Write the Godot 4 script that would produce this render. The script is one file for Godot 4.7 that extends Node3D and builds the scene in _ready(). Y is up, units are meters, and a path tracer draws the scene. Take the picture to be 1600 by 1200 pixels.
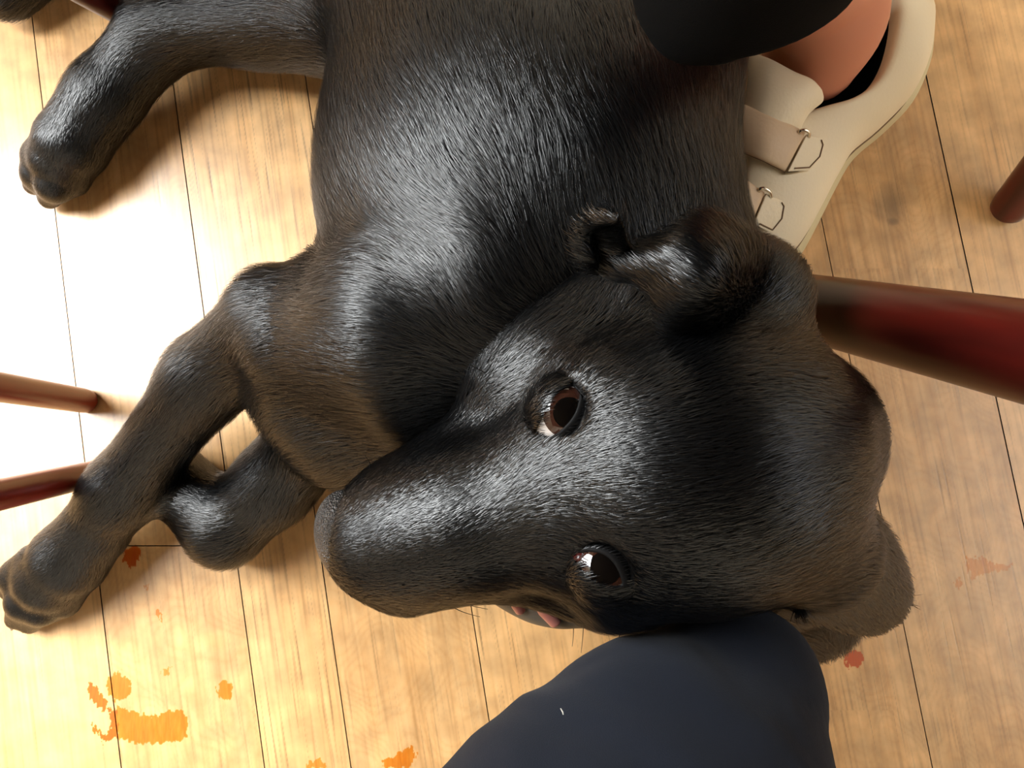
extends Node3D

# Lengths are authored in a frame where the camera is 0.70 high; K brings them to real size.
const K := 0.786
const CAM_H := 0.70
const PITCH := 4.7
const FOCAL := 1200.0

var cam_basis: Basis
var used := {}
var rng := RandomNumberGenerator.new()
var M := {}


# ---------------------------------------------------------------- helpers
func P(px: float, py: float, h: float) -> Vector3:
	var d := cam_basis * Vector3(px - 800.0, 600.0 - py, -FOCAL)
	return Vector3(0, CAM_H, 0) * K + d * ((CAM_H - h) / -d.y) * K


func numbered(called: String) -> String:
	var n: int = used.get(called, 0)
	used[called] = n + 1
	return called if n == 0 else "%s_%03d" % [called, n]


func tag(o: Node, label: String, category := "", group := "") -> Node:
	o.set_meta("label", label)
	if category:
		o.set_meta("category", category)
	if group:
		o.set_meta("group", group)
	return o


func mesh_node(called: String, mesh: Mesh, mat: Material, parent: Node = self) -> MeshInstance3D:
	var o := MeshInstance3D.new()
	o.name = numbered(called) if parent == self else called
	o.mesh = mesh
	o.material_override = null
	for i in mesh.get_surface_count():
		mesh.surface_set_material(i, mat)
	parent.add_child(o, true)
	return o


func struct(called: String, mesh: Mesh, mat: Material, parent: Node = self) -> MeshInstance3D:
	var o := mesh_node(called, mesh, mat, parent)
	if parent == self:
		o.set_meta("kind", "structure")
	return o


func thing(called: String, label: String, category: String, at := Vector3.ZERO) -> Node3D:
	var o := Node3D.new()
	o.name = numbered(called)
	o.position = at
	add_child(o, true)
	tag(o, label, category)
	return o


func mat(color: Color, rough := 0.6, spec := 0.5) -> StandardMaterial3D:
	var m := StandardMaterial3D.new()
	m.albedo_color = color
	m.roughness = rough
	m.metallic_specular = spec
	return m


func noise(freq: float, sd: int, oct := 4, type := FastNoiseLite.TYPE_SIMPLEX_SMOOTH) -> FastNoiseLite:
	var n := FastNoiseLite.new()
	n.noise_type = type
	n.frequency = freq
	n.seed = sd
	n.fractal_octaves = oct
	return n


func bump(m: StandardMaterial3D, freq: float, depth_cm: float, scale := 8.0, sd := 3) -> StandardMaterial3D:
	var im := noise(freq, sd).get_seamless_image(256, 256)
	im.convert(Image.FORMAT_RGB8)
	m.heightmap_enabled = true
	m.heightmap_texture = ImageTexture.create_from_image(im)
	m.heightmap_scale = depth_cm
	m.uv1_triplanar = true
	m.uv1_world_triplanar = true
	m.uv1_scale = Vector3.ONE * scale
	return m


func arr_mesh(v: PackedVector3Array, n: PackedVector3Array, idx: PackedInt32Array, uv := PackedVector2Array(), col := PackedColorArray()) -> ArrayMesh:
	var a := []
	a.resize(Mesh.ARRAY_MAX)
	a[Mesh.ARRAY_VERTEX] = v
	a[Mesh.ARRAY_NORMAL] = n
	if uv.size():
		a[Mesh.ARRAY_TEX_UV] = uv
	if col.size():
		a[Mesh.ARRAY_COLOR] = col
	a[Mesh.ARRAY_INDEX] = idx
	var m := ArrayMesh.new()
	m.add_surface_from_arrays(Mesh.PRIMITIVE_TRIANGLES, a)
	return m


func box_mesh(c: Vector3, s: Vector3) -> ArrayMesh:
	var st := SurfaceTool.new()
	var b := BoxMesh.new()
	b.size = s
	st.append_from(b, 0, Transform3D(Basis(), c))
	return st.commit()


# A tube along a path: points with a radius each; round ends; closed.
func tube(pts: Array, radii: Array, sides := 20, caps := true, flat := 1.0, flat_dir := Vector3.UP) -> ArrayMesh:
	var v := PackedVector3Array()
	var nn := PackedVector3Array()
	var idx := PackedInt32Array()
	var uv := PackedVector2Array()
	var up := Vector3.ZERO
	var rings := []
	var len_at := 0.0
	for i in pts.size():
		var t: Vector3 = (pts[min(i + 1, pts.size() - 1)] - pts[max(i - 1, 0)]).normalized()
		if up == Vector3.ZERO:
			up = t.cross(Vector3(0.3, 0.9, 0.2)).normalized()
		up = (up - t * up.dot(t)).normalized()
		rings.append([pts[i], t, up, radii[i]])
	var full := []
	if caps:
		var f = rings[0]
		for k in 4:
			var a := PI / 2 * (1.0 - k / 4.0)
			full.append([f[0] - f[1] * f[3] * sin(a) * 0.6, f[1], f[2], max(f[3] * cos(a), 0.00002)])
	full.append_array(rings)
	if caps:
		var f = rings[rings.size() - 1]
		for k in 4:
			var a := PI / 2 * ((k + 1) / 4.0)
			full.append([f[0] + f[1] * f[3] * sin(a) * 0.6, f[1], f[2], max(f[3] * cos(a), 0.00002)])
	for i in full.size():
		var f = full[i]
		if i > 0:
			len_at += (f[0] as Vector3).distance_to(full[i - 1][0])
		var side: Vector3 = f[1].cross(f[2])
		for k in sides + 1:
			var a := TAU * k / sides
			var d: Vector3 = f[2] * cos(a) + side * sin(a)
			var off: Vector3 = d * f[3]
			if flat != 1.0:
				off -= flat_dir * off.dot(flat_dir) * (1.0 - flat)
			v.append(f[0] + off)
			nn.append(d)
			uv.append(Vector2(float(k) / sides, len_at * 4.0))
	var w := sides + 1
	for i in full.size() - 1:
		for k in sides:
			var a := i * w + k
			idx.append_array([a, a + 1, a + w, a + 1, a + w + 1, a + w])
	return smoothed(v, idx, uv)


# Recomputes normals from the faces (clockwise fronts), welding equal positions.
func smoothed(v: PackedVector3Array, idx: PackedInt32Array, uv := PackedVector2Array(), col := PackedColorArray()) -> ArrayMesh:
	var acc := {}
	for i in range(0, idx.size(), 3):
		var a := v[idx[i]]
		var b := v[idx[i + 1]]
		var c := v[idx[i + 2]]
		var n := (c - a).cross(b - a)
		for p in [a, b, c]:
			var key := Vector3i(p * 200000.0)
			acc[key] = acc.get(key, Vector3.ZERO) + n
	var nn := PackedVector3Array()
	nn.resize(v.size())
	for i in v.size():
		var n: Vector3 = acc.get(Vector3i(v[i] * 200000.0), Vector3.UP)
		nn[i] = n.normalized() if n.length_squared() > 0.0 else Vector3.UP
	return arr_mesh(v, nn, idx, uv, col)


func cr(a: Vector3, b: Vector3, c: Vector3, d: Vector3, t: float) -> Vector3:
	return b.cubic_interpolate(c, a, d, t)


# Catmull-Rom through a list of points, n samples per span.
func curve(p: Array, n := 6) -> Array:
	var o := []
	for i in p.size() - 1:
		for k in n:
			o.append(cr(p[max(i - 1, 0)], p[i], p[i + 1], p[min(i + 2, p.size() - 1)], float(k) / n))
	o.append(p[p.size() - 1])
	return o


func spread(r: Array, n := 6) -> Array:
	var o := []
	for i in r.size() - 1:
		for k in n:
			o.append(lerpf(r[i], r[i + 1], smoothstep(0, 1, float(k) / n)))
	o.append(r[r.size() - 1])
	return o


# A smooth sheet of some thickness through a grid of control points.
func sheet(rows: Array, thick: float, nu := 6, nv := 6) -> ArrayMesh:
	var mid := []
	for r in rows:
		mid.append(curve(r, nv))
	var grid := []
	for i in rows.size() - 1:
		for k in nu:
			var row := []
			for j in mid[0].size():
				row.append(cr(mid[max(i - 1, 0)][j], mid[i][j], mid[i + 1][j], mid[min(i + 2, rows.size() - 1)][j], float(k) / nu))
			grid.append(row)
	grid.append(mid[rows.size() - 1])
	return grid_mesh(grid, thick)


func grid_mesh(grid: Array, thick: float) -> ArrayMesh:
	var h := grid.size()
	var w: int = grid[0].size()
	var v := PackedVector3Array()
	var uv := PackedVector2Array()
	var idx := PackedInt32Array()
	for s in [1.0, -1.0]:
		for i in h:
			for j in w:
				var du: Vector3 = grid[min(i + 1, h - 1)][j] - grid[max(i - 1, 0)][j]
				var dv: Vector3 = grid[i][min(j + 1, w - 1)] - grid[i][max(j - 1, 0)]
				var n := dv.cross(du).normalized()
				var edge: float = min(min(i, h - 1 - i), min(j, w - 1 - j))
				var t := thick * (0.35 if edge == 0 else 0.8 if edge == 1 else 1.0)
				v.append(grid[i][j] + n * s * t * 0.5)
				uv.append(Vector2(float(j) / (w - 1), float(i) / (h - 1)))
	var o := h * w
	for i in h - 1:
		for j in w - 1:
			var a := i * w + j
			idx.append_array([a, a + w, a + 1, a + 1, a + w, a + w + 1])
			idx.append_array([o + a, o + a + 1, o + a + w, o + a + 1, o + a + w + 1, o + a + w])
	var rim := []
	for j in w: rim.append(j)
	for i in range(1, h): rim.append(i * w + w - 1)
	for j in range(w - 2, -1, -1): rim.append((h - 1) * w + j)
	for i in range(h - 2, 0, -1): rim.append(i * w)
	for k in rim.size():
		var a: int = rim[k]
		var b: int = rim[(k + 1) % rim.size()]
		idx.append_array([a, b, o + a, b, o + b, o + a])
	return smoothed(v, idx, uv)


# ---------------------------------------------------------------- implicit surfaces
# A field sums exp(-d / k) over its bones, which joins them with a smooth minimum.
func field(lo: Vector3, hi: Vector3, cell: float, k: float) -> Dictionary:
	var n := Vector3i(((hi - lo) / cell).ceil()) + Vector3i.ONE
	var f := PackedFloat32Array()
	f.resize(n.x * n.y * n.z)
	return {"lo": lo, "cell": cell, "n": n, "f": f, "k": k}


func splat(fd: Dictionary, b: Dictionary) -> void:
	var k: float = fd.k
	var cell: float = fd.cell
	var lo: Vector3 = fd.lo
	var n: Vector3i = fd.n
	var reach := 6.0 * k
	var mn: Vector3
	var mx: Vector3
	if b.kind == 0:
		var ra: Vector3 = Vector3.ONE * (b.ra + reach)
		var rb: Vector3 = Vector3.ONE * (b.rb + reach)
		mn = (b.a - ra).min(b.b - rb)
		mx = (b.a + ra).max(b.b + rb)
	else:
		var r: Vector3 = Vector3.ONE * (maxf(b.r.x, maxf(b.r.y, b.r.z)) + reach)
		mn = b.a - r
		mx = b.a + r
	var i0 := Vector3i(((mn - lo) / cell).floor()).clamp(Vector3i.ZERO, n - Vector3i.ONE)
	var i1 := Vector3i(((mx - lo) / cell).ceil()).clamp(Vector3i.ZERO, n - Vector3i.ONE)
	var f: PackedFloat32Array = fd.f
	fd.f = PackedFloat32Array()
	var ik := -1.0 / k
	if b.kind == 0:
		var a: Vector3 = b.a
		var ab: Vector3 = b.b - b.a
		var q := 1.0 / maxf(ab.length_squared(), 1e-9)
		var r0: float = b.ra
		var dr: float = b.rb - b.ra
		for z in range(i0.z, i1.z + 1):
			for y in range(i0.y, i1.y + 1):
				var at := (z * n.y + y) * n.x
				var p := lo + Vector3(i0.x, y, z) * cell - a
				for x in range(i0.x, i1.x + 1):
					var t := clampf(p.dot(ab) * q, 0.0, 1.0)
					var d := (p - ab * t).length() - r0 - dr * t
					if d < reach:
						f[at + x] += exp(maxf(d, -reach * 2.0) * ik)
					p.x += cell
	else:
		var inv: Basis = Basis(b.basis.x / b.r.x, b.basis.y / b.r.y, b.basis.z / b.r.z).transposed()
		var inv2: Basis = Basis(b.basis.x / b.r.x / b.r.x, b.basis.y / b.r.y / b.r.y, b.basis.z / b.r.z / b.r.z).transposed()
		for z in range(i0.z, i1.z + 1):
			for y in range(i0.y, i1.y + 1):
				var at := (z * n.y + y) * n.x
				var p: Vector3 = lo + Vector3(i0.x, y, z) * cell - b.a
				for x in range(i0.x, i1.x + 1):
					var k0 := (inv * p).length()
					if k0 < 3.0:
						var d := k0 * (k0 - 1.0) / maxf((inv2 * p).length(), 1e-6)
						if d < reach:
							f[at + x] += exp(maxf(d, -reach * 2.0) * ik)
					p.x += cell
	fd.f = f


func settle(fd: Dictionary) -> void:
	var f: PackedFloat32Array = fd.f
	fd.f = PackedFloat32Array()
	var k: float = fd.k
	var far := 6.0 * k
	for i in f.size():
		f[i] = far if f[i] <= 0.0 else -k * log(f[i])
	fd.f = f


func carve(fd: Dictionary, c: Vector3, r: float, soft: float) -> void:
	var n: Vector3i = fd.n
	var cell: float = fd.cell
	var i0 := Vector3i(((c - Vector3.ONE * (r + soft) - fd.lo) / cell).floor()).clamp(Vector3i.ZERO, n - Vector3i.ONE)
	var i1 := Vector3i(((c + Vector3.ONE * (r + soft) - fd.lo) / cell).ceil()).clamp(Vector3i.ZERO, n - Vector3i.ONE)
	for z in range(i0.z, i1.z + 1):
		for y in range(i0.y, i1.y + 1):
			for x in range(i0.x, i1.x + 1):
				var at := (z * n.y + y) * n.x + x
				var d: float = r - (fd.lo + Vector3(x, y, z) * cell - c).length()
				var a: float = fd.f[at]
				var h := clampf(0.5 + 0.5 * (d - a) / soft, 0.0, 1.0)
				fd.f[at] = lerpf(a, d, h) + soft * h * (1.0 - h)


func sample(fd: Dictionary, p: Vector3) -> float:
	var g: Vector3 = (p - fd.lo) / fd.cell
	var n: Vector3i = fd.n
	var i := Vector3i(g.floor())
	if i.x < 0 or i.y < 0 or i.z < 0 or i.x >= n.x - 1 or i.y >= n.y - 1 or i.z >= n.z - 1:
		return 1.0
	var t := g - Vector3(i)
	var f: PackedFloat32Array = fd.f
	var a := (i.z * n.y + i.y) * n.x + i.x
	var b := a + n.x
	var c := a + n.x * n.y
	var d := c + n.x
	return lerpf(lerpf(lerpf(f[a], f[a + 1], t.x), lerpf(f[b], f[b + 1], t.x), t.y), lerpf(lerpf(f[c], f[c + 1], t.x), lerpf(f[d], f[d + 1], t.x), t.y), t.z)


func slope(fd: Dictionary, p: Vector3) -> Vector3:
	var e: float = fd.cell
	return Vector3(sample(fd, p + Vector3(e, 0, 0)) - sample(fd, p - Vector3(e, 0, 0)), sample(fd, p + Vector3(0, e, 0)) - sample(fd, p - Vector3(0, e, 0)), sample(fd, p + Vector3(0, 0, e)) - sample(fd, p - Vector3(0, 0, e))).normalized()


# Where the sight line of a pixel first meets the surface.
func hit(fd: Dictionary, px: float, py: float) -> Vector3:
	var a := P(px, py, 0.45)
	var b := P(px, py, 0.02)
	for i in 400:
		var p := a.lerp(b, i / 400.0)
		if sample(fd, p) < 0.0:
			return p
	return b


# Surface nets: a vertex in each cell the surface crosses, a quad round each crossed edge.
func nets(fd: Dictionary) -> Dictionary:
	var f: PackedFloat32Array = fd.f
	var n: Vector3i = fd.n
	var sx := 1
	var sy := n.x
	var sz := n.x * n.y
	var ids := PackedInt32Array()
	ids.resize(f.size())
	var v := PackedVector3Array()
	var cell: float = fd.cell
	var lo: Vector3 = fd.lo
	var far := cell * 2.0
	var idx := PackedInt32Array()
	for z in n.z - 1:
		for y in n.y - 1:
			var at := z * sz + y * sy
			for x in n.x - 1:
				var a := at + x
				if absf(f[a]) > far:
					continue
				var c := [f[a], f[a + 1], f[a + sy], f[a + sy + 1], f[a + sz], f[a + sz + 1], f[a + sz + sy], f[a + sz + sy + 1]]
				var inside := 0
				for k in 8:
					if c[k] < 0.0:
						inside += 1
				if inside == 0 or inside == 8:
					continue
				var sum := Vector3.ZERO
				var m := 0
				for e in [[0, 1], [2, 3], [4, 5], [6, 7], [0, 2], [1, 3], [4, 6], [5, 7], [0, 4], [1, 5], [2, 6], [3, 7]]:
					var p: float = c[e[0]]
					var q: float = c[e[1]]
					if (p < 0.0) != (q < 0.0):
						var t := p / (p - q)
						var u := Vector3(e[0] & 1, (e[0] >> 1) & 1, e[0] >> 2)
						var w := Vector3(e[1] & 1, (e[1] >> 1) & 1, e[1] >> 2)
						sum += u.lerp(w, t)
						m += 1
				v.append(lo + (Vector3(x, y, z) + sum / m) * cell)
				ids[a] = v.size()
	for z in range(1, n.z - 1):
		for y in range(1, n.y - 1):
			var at := z * sz + y * sy
			for x in range(1, n.x - 1):
				var a := at + x
				if ids[a] == 0:
					continue
				var s := f[a] < 0.0
				if s != (f[a + sx] < 0.0):
					quad(idx, ids[a], ids[a - sy], ids[a - sy - sz], ids[a - sz], s)
				if s != (f[a + sy] < 0.0):
					quad(idx, ids[a], ids[a - sz], ids[a - sz - sx], ids[a - sx], s)
				if s != (f[a + sz] < 0.0):
					quad(idx, ids[a], ids[a - sx], ids[a - sx - sy], ids[a - sy], s)
	var nn := PackedVector3Array()
	nn.resize(v.size())
	for i in v.size():
		nn[i] = slope(fd, v[i])
	return {"v": v, "n": nn, "i": idx}


func quad(idx: PackedInt32Array, a: int, b: int, c: int, d: int, s: bool) -> void:
	if a == 0 or b == 0 or c == 0 or d == 0:
		return
	if s:
		idx.append_array([a - 1, c - 1, b - 1, a - 1, d - 1, c - 1])
	else:
		idx.append_array([a - 1, b - 1, c - 1, a - 1, c - 1, d - 1])


func bone(a: Vector3, b: Vector3, ra: float, rb: float, flow := Vector3.ZERO, hair := 1.0) -> Dictionary:
	return {"kind": 0, "a": a, "b": b, "ra": ra * K, "rb": rb * K, "flow": (b - a).normalized() if flow == Vector3.ZERO else flow.normalized(), "hair": hair}


func egg(c: Vector3, r: Vector3, basis: Basis, flow: Vector3, hair := 1.0) -> Dictionary:
	return {"kind": 1, "a": c, "b": c, "r": r * K, "ra": r.y * K, "rb": r.y * K, "basis": basis, "flow": flow.normalized(), "hair": hair}


# Grows hair on a triangle soup: flow and length per vertex; returns rows for a MultiMesh buffer.
func grow(buf: PackedFloat32Array, g: Dictionary, flow: PackedVector3Array, hair: PackedFloat32Array, per_m2: float, width: float, lift: float) -> void:
	var v: PackedVector3Array = g.v
	var nn: PackedVector3Array = g.n
	var ix: PackedInt32Array = g.i
	for t in range(0, ix.size(), 3):
		var a := ix[t]
		var b := ix[t + 1]
		var c := ix[t + 2]
		var h0 := hair[a]
		if h0 <= 0.0 or hair[b] <= 0.0 or hair[c] <= 0.0 or nn[a].y < -0.35:
			continue
		var area := (v[b] - v[a]).cross(v[c] - v[a]).length() * 0.5
		var many := area * per_m2 / maxf(h0, 0.3)
		var count := int(many + rng.randf())
		for q in count:
			var r1 := sqrt(rng.randf())
			var r2 := rng.randf()
			var wa := 1.0 - r1
			var wb := r1 * (1.0 - r2)
			var wc := r1 * r2
			var p := v[a] * wa + v[b] * wb + v[c] * wc
			var n := (nn[a] * wa + nn[b] * wb + nn[c] * wc).normalized()
			var fl := flow[a] * wa + flow[b] * wb + flow[c] * wc
			fl += Vector3(rng.randf() - 0.5, rng.randf() - 0.5, rng.randf() - 0.5) * 0.34
			fl = (fl - n * fl.dot(n)).normalized()
			var dir := (fl + n * (lift * (0.6 + 0.8 * rng.randf()))).normalized()
			var side := (fl.cross(n) + n * ((rng.randf() - 0.5) * 0.4)).normalized()
			var ln := 0.012 * h0 * (0.6 + 0.8 * rng.randf())
			var w := width * (0.7 + 0.6 * rng.randf())
			var up := side.cross(dir)
			if up.dot(n) < 0.0:
				up = -up
			p -= n * 0.0006
			buf.append_array([side.x * w, dir.x * ln, up.x * ln, p.x, side.y * w, dir.y * ln, up.y * ln, p.y, side.z * w, dir.z * ln, up.z * ln, p.z])


# One hair: a tapered bowed blade whose normals turn as round a thread.
func hair_mesh() -> ArrayMesh:
	var v := PackedVector3Array()
	var n := PackedVector3Array()
	var rows := [[0.0, 0.5, 0.0], [0.35, 0.5, 0.09], [0.7, 0.34, 0.10], [1.0, 0.03, 0.02]]
	for r in rows:
		v.append(Vector3(-r[1], r[0], r[2]))
		v.append(Vector3(r[1], r[0], r[2]))
		var tilt: float = (0.35 - r[0]) * 0.25 - 0.12
		# a copy is about 30 times as long as wide, and normals scale the other way
		n.append(Vector3(-0.008, -tilt, 0.8).normalized())
		n.append(Vector3(0.008, -tilt, 0.8).normalized())
	var idx := PackedInt32Array()
	for i in 3:
		var a := i * 2
		idx.append_array([a, a + 2, a + 1, a + 1, a + 2, a + 3])
	return arr_mesh(v, n, idx)


func hair_node(called: String, buf: PackedFloat32Array, mat: Material, parent: Node) -> void:
	var mm := MultiMesh.new()
	mm.transform_format = MultiMesh.TRANSFORM_3D
	var hm := hair_mesh()
	hm.surface_set_material(0, mat)
	mm.mesh = hm
	mm.instance_count = buf.size() / 12
	mm.buffer = buf
	var o := MultiMeshInstance3D.new()
	o.name = called
	o.multimesh = mm
	o.set_meta("kind", "stuff")
	parent.add_child(o, true)


# ---------------------------------------------------------------- the scene
func _ready() -> void:
	rng.seed = 41
	var cam := Camera3D.new()
	cam.name = "camera"
	cam.position = Vector3(0, CAM_H * K, 0)
	cam.rotation_degrees = Vector3(-90.0 + PITCH, 0, 0)
	cam.fov = rad_to_deg(2.0 * atan(600.0 / FOCAL))
	cam.near = 0.01
	add_child(cam)
	cam_basis = cam.basis

	var world := WorldEnvironment.new()
	world.name = "world"
	var env := Environment.new()
	var sky := Sky.new()
	var psm := ProceduralSkyMaterial.new()
	psm.sky_top_color = Color(0.55, 0.70, 0.92)
	psm.sky_horizon_color = Color(0.86, 0.90, 0.95)
	psm.ground_bottom_color = Color(0.35, 0.33, 0.30)
	psm.ground_horizon_color = Color(0.6, 0.6, 0.58)
	sky.sky_material = psm
	env.background_mode = Environment.BG_SKY
	env.sky = sky
	env.background_energy_multiplier = 2.0
	env.tonemap_mode = Environment.TONE_MAPPER_LINEAR
	env.tonemap_exposure = 1.0
	env.sdfgi_enabled = true
	env.ssao_enabled = true
	env.ssil_enabled = true
	world.environment = env
	add_child(world)

	# unseen windows: the left lights floor and flank, the right softly lifts that side
	unseen_window_light(Vector3(-1.36, 1.42, -0.58), Vector3(0.0, 0.3, 0.0), Vector2(0.9, 2.0), Color(0.975, 0.985, 0.98), 24.0)
	unseen_window_light(Vector3(1.85, 1.7, 0.15), Vector3(0.0, 0.2, 0.0), Vector2(1.3, 1.1), Color(1.0, 0.985, 0.95), 1.6)

	materials()
	room()
	build_floor()
	furniture()
	near_person()
	far_person()
	build_dog()


func unseen_window_light(at: Vector3, target: Vector3, size: Vector2, color: Color, energy: float) -> void:
	var l := AreaLight3D.new()
	l.name = "unseen_window_light"
	l.position = at
	l.look_at_from_position(at, target)
	l.area_size = size
	l.light_color = color
	l.light_energy = energy
	l.shadow_enabled = true
	l.area_range = 12.0
	l.area_attenuation = 2.0
	add_child(l, true)


func materials() -> void:
	M.plaster = mat(Color(0.80, 0.77, 0.71), 0.9, 0.3)
	M.frame = mat(Color(0.85, 0.84, 0.80), 0.5)
	M.glass = mat(Color(1, 1, 1, 0.06), 0.02)
	M.glass.transparency = BaseMaterial3D.TRANSPARENCY_ALPHA
	M.subfloor = mat(Color(0.33, 0.21, 0.13), 0.9)
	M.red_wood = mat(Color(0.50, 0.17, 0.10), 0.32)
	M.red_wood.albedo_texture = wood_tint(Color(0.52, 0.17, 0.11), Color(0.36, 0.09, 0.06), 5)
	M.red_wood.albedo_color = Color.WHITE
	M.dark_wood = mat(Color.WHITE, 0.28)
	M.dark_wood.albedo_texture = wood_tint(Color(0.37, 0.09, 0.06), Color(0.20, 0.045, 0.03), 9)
	M.underside = mat(Color(0.13, 0.12, 0.12), 0.6)  # unseen table top, dark grey to keep brown reflections off the fur
	M.skin = mat(Color(0.80, 0.52, 0.40), 0.5)
	M.skin.subsurf_scatter_enabled = true
	M.skin.subsurf_scatter_strength = 0.15
	M.navy = bump(mat(Color(0.105, 0.118, 0.15), 0.95, 0.2), 0.09, 0.02, 60.0, 8)
	M.navy.rim_enabled = true
	M.navy.rim = 0.35
	M.navy.rim_tint = 0.4
	M.black_cloth = bump(mat(Color(0.03, 0.03, 0.03), 0.95, 0.2), 0.09, 0.02, 60.0, 8)
	M.leather = bump(mat(Color(0.90, 0.83, 0.70), 0.5, 0.4), 0.05, 0.012, 25.0, 11)
	M.strap = bump(mat(Color(0.80, 0.69, 0.56), 0.5, 0.4), 0.05, 0.012, 25.0, 12)  # darker copy of the shoe leather, standing in for weaker light there
	M.sole = mat(Color(0.80, 0.74, 0.58), 0.6, 0.4)
	M.lining = mat(Color(0.03, 0.03, 0.035), 0.95, 0.2)
	M.stitch = mat(Color(0.45, 0.35, 0.25), 0.8)
	M.steel = mat(Color(0.85, 0.82, 0.76), 0.22)
	M.steel.metallic = 1.0
	M.coat = mat(Color(0.026, 0.026, 0.028), 0.4, 0.35)
	M.fur = mat(Color(0.026, 0.027, 0.03), 0.30, 0.52)
	M.nose = bump(mat(Color(0.10, 0.10, 0.105), 0.36, 0.6), 0.07, 0.2, 50.0, 21)
	M.lid = mat(Color(0.05, 0.045, 0.045), 0.6, 0.25)
	M.lip = mat(Color(0.50, 0.48, 0.44), 0.5, 0.4)
	M.gum = mat(Color(0.80, 0.52, 0.47), 0.3)
	M.claw = mat(Color(0.48, 0.44, 0.41), 0.35)
	M.sclera = mat(Color(0.80, 0.77, 0.75), 0.06, 0.6)
	M.iris = mat(Color(0.20, 0.11, 0.08), 0.05, 0.6)
	M.pupil = mat(Color(0.012, 0.012, 0.014), 0.03, 0.7)
	M.caruncle = mat(Color(0.30, 0.12, 0.11), 0.25, 0.6)
	M.whisker = mat(Color(0.10, 0.10, 0.10), 0.4)


func wood_tint(a: Color, b: Color, sd: int) -> ImageTexture:
	var im := noise(0.03, sd, 4).get_image(128, 32)
	im.resize(128, 512, Image.INTERPOLATE_CUBIC)
	im.convert(Image.FORMAT_RGB8)
	var d := im.get_data()
	for i in range(0, d.size(), 3):
		var c := a.lerp(b, d[i] / 255.0)
		d[i] = int(c.r * 255.0)
		d[i + 1] = int(c.g * 255.0)
		d[i + 2] = int(c.b * 255.0)
	return ImageTexture.create_from_image(Image.create_from_data(128, 512, false, Image.FORMAT_RGB8, d))


func room() -> void:
	var x0 := -1.42
	var x1 := 1.95
	var z0 := -1.9
	var z1 := 1.7
	var h := 2.9
	var t := 0.15
	struct("ceiling", box_mesh(Vector3((x0 + x1) / 2, h + t / 2, (z0 + z1) / 2), Vector3(x1 - x0 + 2 * t, t, z1 - z0 + 2 * t)), M.plaster)
	struct("wall_back", box_mesh(Vector3((x0 + x1) / 2, h / 2, z0 - t / 2), Vector3(x1 - x0, h, t)), M.plaster)
	struct("wall_front", box_mesh(Vector3((x0 + x1) / 2, h / 2, z1 + t / 2), Vector3(x1 - x0, h, t)), M.plaster)
	pierced_wall("wall_left", x0 - t, x0, z0 - t, z1 + t, h, -1.13, -0.03, 0.35, 2.6, "unseen_window_1")  # window out of view, placed for the floor glare and flank sheen
	pierced_wall("wall_right", x1, x1 + t, z0 - t, z1 + t, h, -0.55, 0.85, 1.0, 2.25, "unseen_window_2")  # window out of view, placed to light the right side


func pierced_wall(called: String, xa: float, xb: float, za: float, zb: float, h: float, wa: float, wb: float, ya: float, yb: float, win: String) -> void:
	var st := SurfaceTool.new()
	var cx := (xa + xb) / 2
	var t := xb - xa
	for b in [[za, wa, 0.0, h], [wb, zb, 0.0, h], [wa, wb, 0.0, ya], [wa, wb, yb, h]]:
		var m := BoxMesh.new()
		m.size = Vector3(t, b[3] - b[2], b[1] - b[0])
		st.append_from(m, 0, Transform3D(Basis(), Vector3(cx, (b[2] + b[3]) / 2, (b[0] + b[1]) / 2)))
	struct(called, st.commit(), M.plaster)
	var fr := SurfaceTool.new()
	var w := 0.05
	for b in [[wa, wa + w, ya, yb], [wb - w, wb, ya, yb], [wa, wb, ya, ya + w], [wa, wb, yb - w, yb], [(wa + wb) / 2 - w / 2, (wa + wb) / 2 + w / 2, ya, yb]]:
		var m := BoxMesh.new()
		m.size = Vector3(0.06, b[3] - b[2], b[1] - b[0])
		fr.append_from(m, 0, Transform3D(Basis(), Vector3(cx, (b[2] + b[3]) / 2, (b[0] + b[1]) / 2)))
	var o := struct(win, fr.commit(), M.frame)
	struct("pane", box_mesh(Vector3(cx, (ya + yb) / 2, (wa + wb) / 2), Vector3(0.006, yb - ya - 2 * w, wb - wa - 2 * w)), M.glass, o)


# ---------------------------------------------------------------- floor
const TEX_W := 1536
const TEX_H := 1152
const AREA := Rect2(-0.45, -0.38, 0.90, 0.675)
const SLANT := 0.165


func bytes(freq: float, sd: int, w: int, h: int, w2: int, h2: int, oct := 4) -> PackedByteArray:
	var im := noise(freq, sd, oct).get_seamless_image(w, h)
	if w2 != w or h2 != h:
		im.resize(w2, h2, Image.INTERPOLATE_CUBIC)
	return im.get_data()


func tex_at(px: float, py: float) -> Vector2:
	var p := P(px, py, 0.0)
	return Vector2((p.x - AREA.position.x) / AREA.size.x * TEX_W, (p.z - AREA.position.y) / AREA.size.y * TEX_H)


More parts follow.
